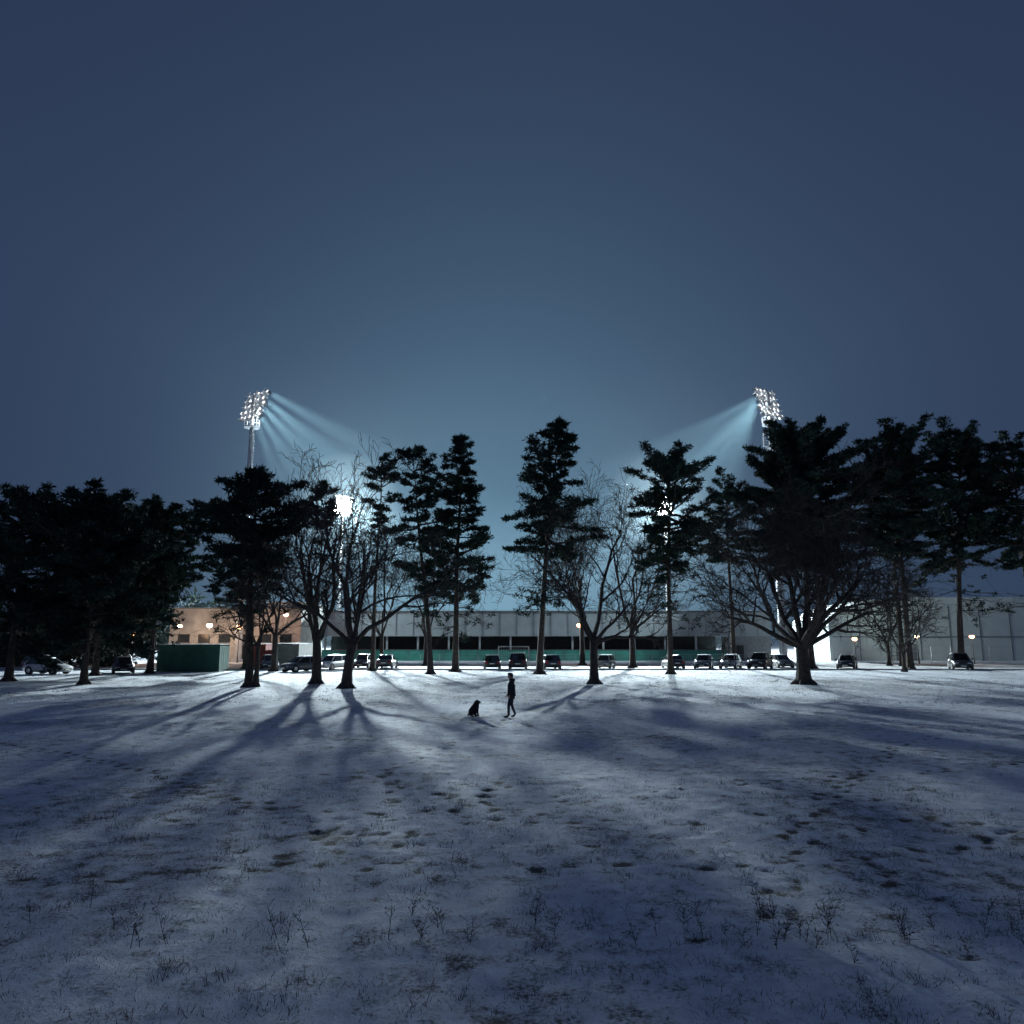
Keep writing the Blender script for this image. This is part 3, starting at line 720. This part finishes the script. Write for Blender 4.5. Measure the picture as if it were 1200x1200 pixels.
skin('trousers', [(0, 0, .93, .13), (0, .09, .86, .10), (.10, .10, .50, .068), (.10, .10, .12, .052), (0, -.09, .86, .10), (.01, -.10, .50, .068), (-.13, -.10, .15, .052)], [(0, 1), (1, 2), (2, 3), (0, 4), (4, 5), (5, 6)], M_jeans, P)
skin('left_boot', [(.095, .10, .16, .055), (.10, .10, .065, .055), (.21, .10, .05, .045), (.30, .10, .042, .035)], [(0, 1), (1, 2), (2, 3)], M_boot, P, 1)
skin('right_boot', [(-.135, -.10, .18, .055), (-.145, -.10, .105, .055), (-.04, -.10, .06, .045), (.04, -.10, .038, .036)], [(0, 1), (1, 2), (2, 3)], M_boot, P, 1)
J = [(0, 0, .80, (.18, .21)), (0, 0, .96, (.165, .19)), (.01, 0, 1.15, (.15, .175)), (.0, 0, 1.34, (.155, .18)), (.01, 0, 1.46, (.10, .11)), (.02, 0, 1.53, (.08, .08)),
     (0, .17, 1.41, .08), (-.05, .24, 1.14, .06), (.03, .25, .92, .045), (0, -.17, 1.41, .08), (.02, -.24, 1.13, .06), (.17, -.22, .95, .045)]
skin('jacket', J, [(0, 1), (1, 2), (2, 3), (3, 4), (4, 5), (3, 6), (6, 7), (7, 8), (3, 9), (9, 10), (10, 11)], M_jacket, P, 2)
skin('hood', [(-.07, -.09, 1.50, .05), (-.12, 0, 1.47, .075), (-.07, .09, 1.50, .05)], [(0, 1), (1, 2)], M_jacket, P, 1)
skin('neck', [(.02, 0, 1.48, .055), (.035, 0, 1.60, .05)], [(0, 1)], M_skin, P)
def hand(name, wx, wy, wz, sd, fx):
    d = Vector((fx, 0, -1)).normalized(); w0 = Vector((wx, wy, wz))
    skin(name+'_palm', [(*w0, (.022, .022)), (*(w0+d*.045), (.036, .018)), (*(w0+d*.085), (.036, .016))], [(0, 1), (1, 2)], M_skin, P, 1)
    for k in range(4):
        off = Vector((-.027+.018*k, 0, 0)); L = (.06, .075, .07, .058)[k]; b0 = w0+d*.08+off
        skin(name+'_finger_%d' % k, [(*b0, .009), (*(b0+d*L*.5+Vector((0, -sd*.006, 0))), .0085), (*(b0+d*L*.95+Vector((.004, -sd*.025, 0))), .007)], [(0, 1), (1, 2)], M_skin, P, 0, 1)
    t0 = w0+d*.03+Vector((.03, 0, 0)); skin(name+'_thumb', [(*t0, .011), (*(t0+Vector((.022, -sd*.01, -.03))), .010), (*(t0+Vector((.026, -sd*.02, -.062))), .008)], [(0, 1), (1, 2)], M_skin, P, 0, 1)
hand('left_hand', .045, .25, .905, 1, .2); hand('right_hand', .19, -.218, .935, -1, .45)
# head
hd = empty('head', (.055, 0, 1.655)); hd.parent = P; hd.rotation_euler = (0, math.radians(14), 0)
bm = bmesh.new(); bmesh.ops.create_uvsphere(bm, u_segments=24, v_segments=18, radius=1)
for v in bm.verts:
    x_, y_, z_ = v.co; sx = .098; sy = .076; sz = .118
    if z_ < 0: sy *= 1+.28*z_; sx *= 1+.10*z_ if x_ > 0 else 1+.3*z_
    v.co = Vector((x_*sx, y_*sy, z_*sz))
    if x_ > .3: 
        v.co.x += .024*math.exp(-(y_/.16)**2-((z_+.18)/.16)**2)+.008*math.exp(-(y_/.3)**2-((z_+.5)/.08)**2)+.010*math.exp(-(y_/.3)**2-((z_+.82)/.15)**2)
        for ey in (-.42, .42): v.co.x -= .010*math.exp(-((y_-ey)/.18)**2-((z_-.02)/.14)**2)
me = bpy.data.meshes.new('face'); bm.to_mesh(me); bm.free(); me.materials.append(M_skin)
for p in me.polygons: p.use_smooth = True
fo = bpy.data.objects.new('face', me); COL.objects.link(fo); fo.parent = hd
mb = MB()
for sy in (-1, 1):
    mb.tube([Vector((-.005, sy*.072, -.03)), Vector((-.012, sy*.084, 0)), Vector((-.01, sy*.086, .02)), Vector((.0, sy*.076, .03))], [.008, .014, .014, .006], 6, 0)
    mb.tube([Vector((.078, sy*.031, .0)), Vector((.090, sy*.031, .0))], [.012, .006], 8, 1, cap=True)
mb.tube([Vector((.088, -.025, -.062)), Vector((.101, 0, -.06)), Vector((.088, .025, -.062))], [.003, .006, .003], 5, 2)
mb.obj('ears_eyes_mouth', [M_skin, M_trim, mat('lips', (.3, .1, .09), .5)], parent=hd, smooth=True)
def dome(name, sc, zc, zmin, m_, xo=0, tilt=0):
    bm = bmesh.new(); bmesh.ops.create_uvsphere(bm, u_segments=20, v_segments=14, radius=1)
    bmesh.ops.delete(bm, geom=[v for v in bm.verts if v.co.z < zmin], context='VERTS')
    me = bpy.data.meshes.new(name); bm.to_mesh(me); bm.free(); me.materials.append(m_)
    for p in me.polygons: p.use_smooth = True
    o = bpy.data.objects.new(name, me); COL.objects.link(o); o.parent = hd; o.scale = sc; o.location = (xo, 0, zc); o.rotation_euler = (0, tilt, 0)
    so = o.modifiers.new('s', 'SOLIDIFY'); so.thickness = .08; return o
dome('wool_hat', (.112, .09, .11), .03, .05, M_hat, -.004, math.radians(-12)); dome('hair', (.107, .086, .125), 0, -.1, M_hair, -.014, math.radians(-55))
skin('scarf', [(.09, 0, 1.53, .035), (.03, .075, 1.535, .035), (-.05, .05, 1.55, .035), (-.05, -.05, 1.55, .035), (.03, -.075, 1.535, .035)], [(0, 1), (1, 2), (2, 3), (3, 4)], M_hat, P, 0, 1)

M_fur = mat('dark_fur', (.022, .02, .019), .95, var=.5, scale=20, bump=.6)
D = empty('dog', (-1.5, 31.35, ground_z(-1.5, 31.35)+.005), (0, 0, math.radians(-30)))
V = [(-.16, 0, .17, .135), (-.08, 0, .30, .14), (.02, 0, .40, .14), (.07, 0, .50, .10), (.11, 0, .585, .09), (.18, 0, .58, .050), (.25, 0, .565, .034),
     (.07, .08, .36, .06), (.05, .085, .23, .048), (.085, .085, .11, .036), (.09, .085, .035, .03), (.14, .085, .025, .025),
     (.07, -.08, .36, .06), (.05, -.085, .23, .048), (.085, -.085, .11, .036), (.09, -.085, .035, .03), (.14, -.085, .025, .025),
     (-.15, .09, .17, .10), (.0, .13, .19, .07), (-.15, .135, .07, .038), (-.05, .14, .032, .03), (.04, .14, .028, .025),
     (-.15, -.09, .17, .10), (.0, -.13, .19, .07), (-.15, -.135, .07, .038), (-.05, -.14, .032, .03), (.04, -.14, .028, .025),
     (-.28, 0, .09, .045), (-.36, .06, .06, .04), (-.40, .14, .06, .022),
     (.08, .06, .64, .03), (.07, .10, .60, .024), (.09, .115, .53, .016), (.08, -.06, .64, .03), (.07, -.10, .60, .024), (.09, -.115, .53, .016)]
E = [(0, 1), (1, 2), (2, 3), (3, 4), (4, 5), (5, 6), (2, 7), (7, 8), (8, 9), (9, 10), (10, 11), (2, 12), (12, 13), (13, 14), (14, 15), (15, 16), (0, 17), (17, 18), (18, 19), (19, 20), (20, 21), (0, 22), (22, 23), (23, 24), (24, 25), (25, 26), (0, 27), (27, 28), (28, 29), (4, 30), (30, 31), (31, 32), (4, 33), (33, 34), (34, 35)]
skin('dog_body', V, E, M_fur, D, 0)
tr = []
for (a, b2) in E:
    for k in range(46):
        t = R.random(); r = V[a][3]*(1-t)+V[b2][3]*t; c = Vector(V[a][:3]).lerp(Vector(V[b2][:3]), t)
        o3 = Vector((R.gauss(0, 1), R.gauss(0, 1), R.gauss(0, 1))).normalized(); p = c+o3*r*.8
        dd = (o3+Vector((-.2, 0, -.9))).normalized()*(.03+r*.22); sd = dd.cross(o3); sd = sd.normalized()*.007 if sd.length > 1e-6 else Vector((.007, 0, 0))
        if p.z+dd.z < 0.005: continue
        tr.append([tuple(p-sd), tuple(p+sd), tuple(p+dd+o3*.02)])
mb = MB(); mb.add_tris(np.array(tr), 0); mb.obj('fur', [M_fur], parent=D)
mb = MB(); mb.box((.284, 0, .572), (.025, .03, .022))
for sy in (-1, 1): mb.tube([Vector((.175, sy*.035, .61)), Vector((.190, sy*.038, .612))], [.012, .008], 8, cap=True)
mb.obj('nose_and_eyes', [M_trim], parent=D)
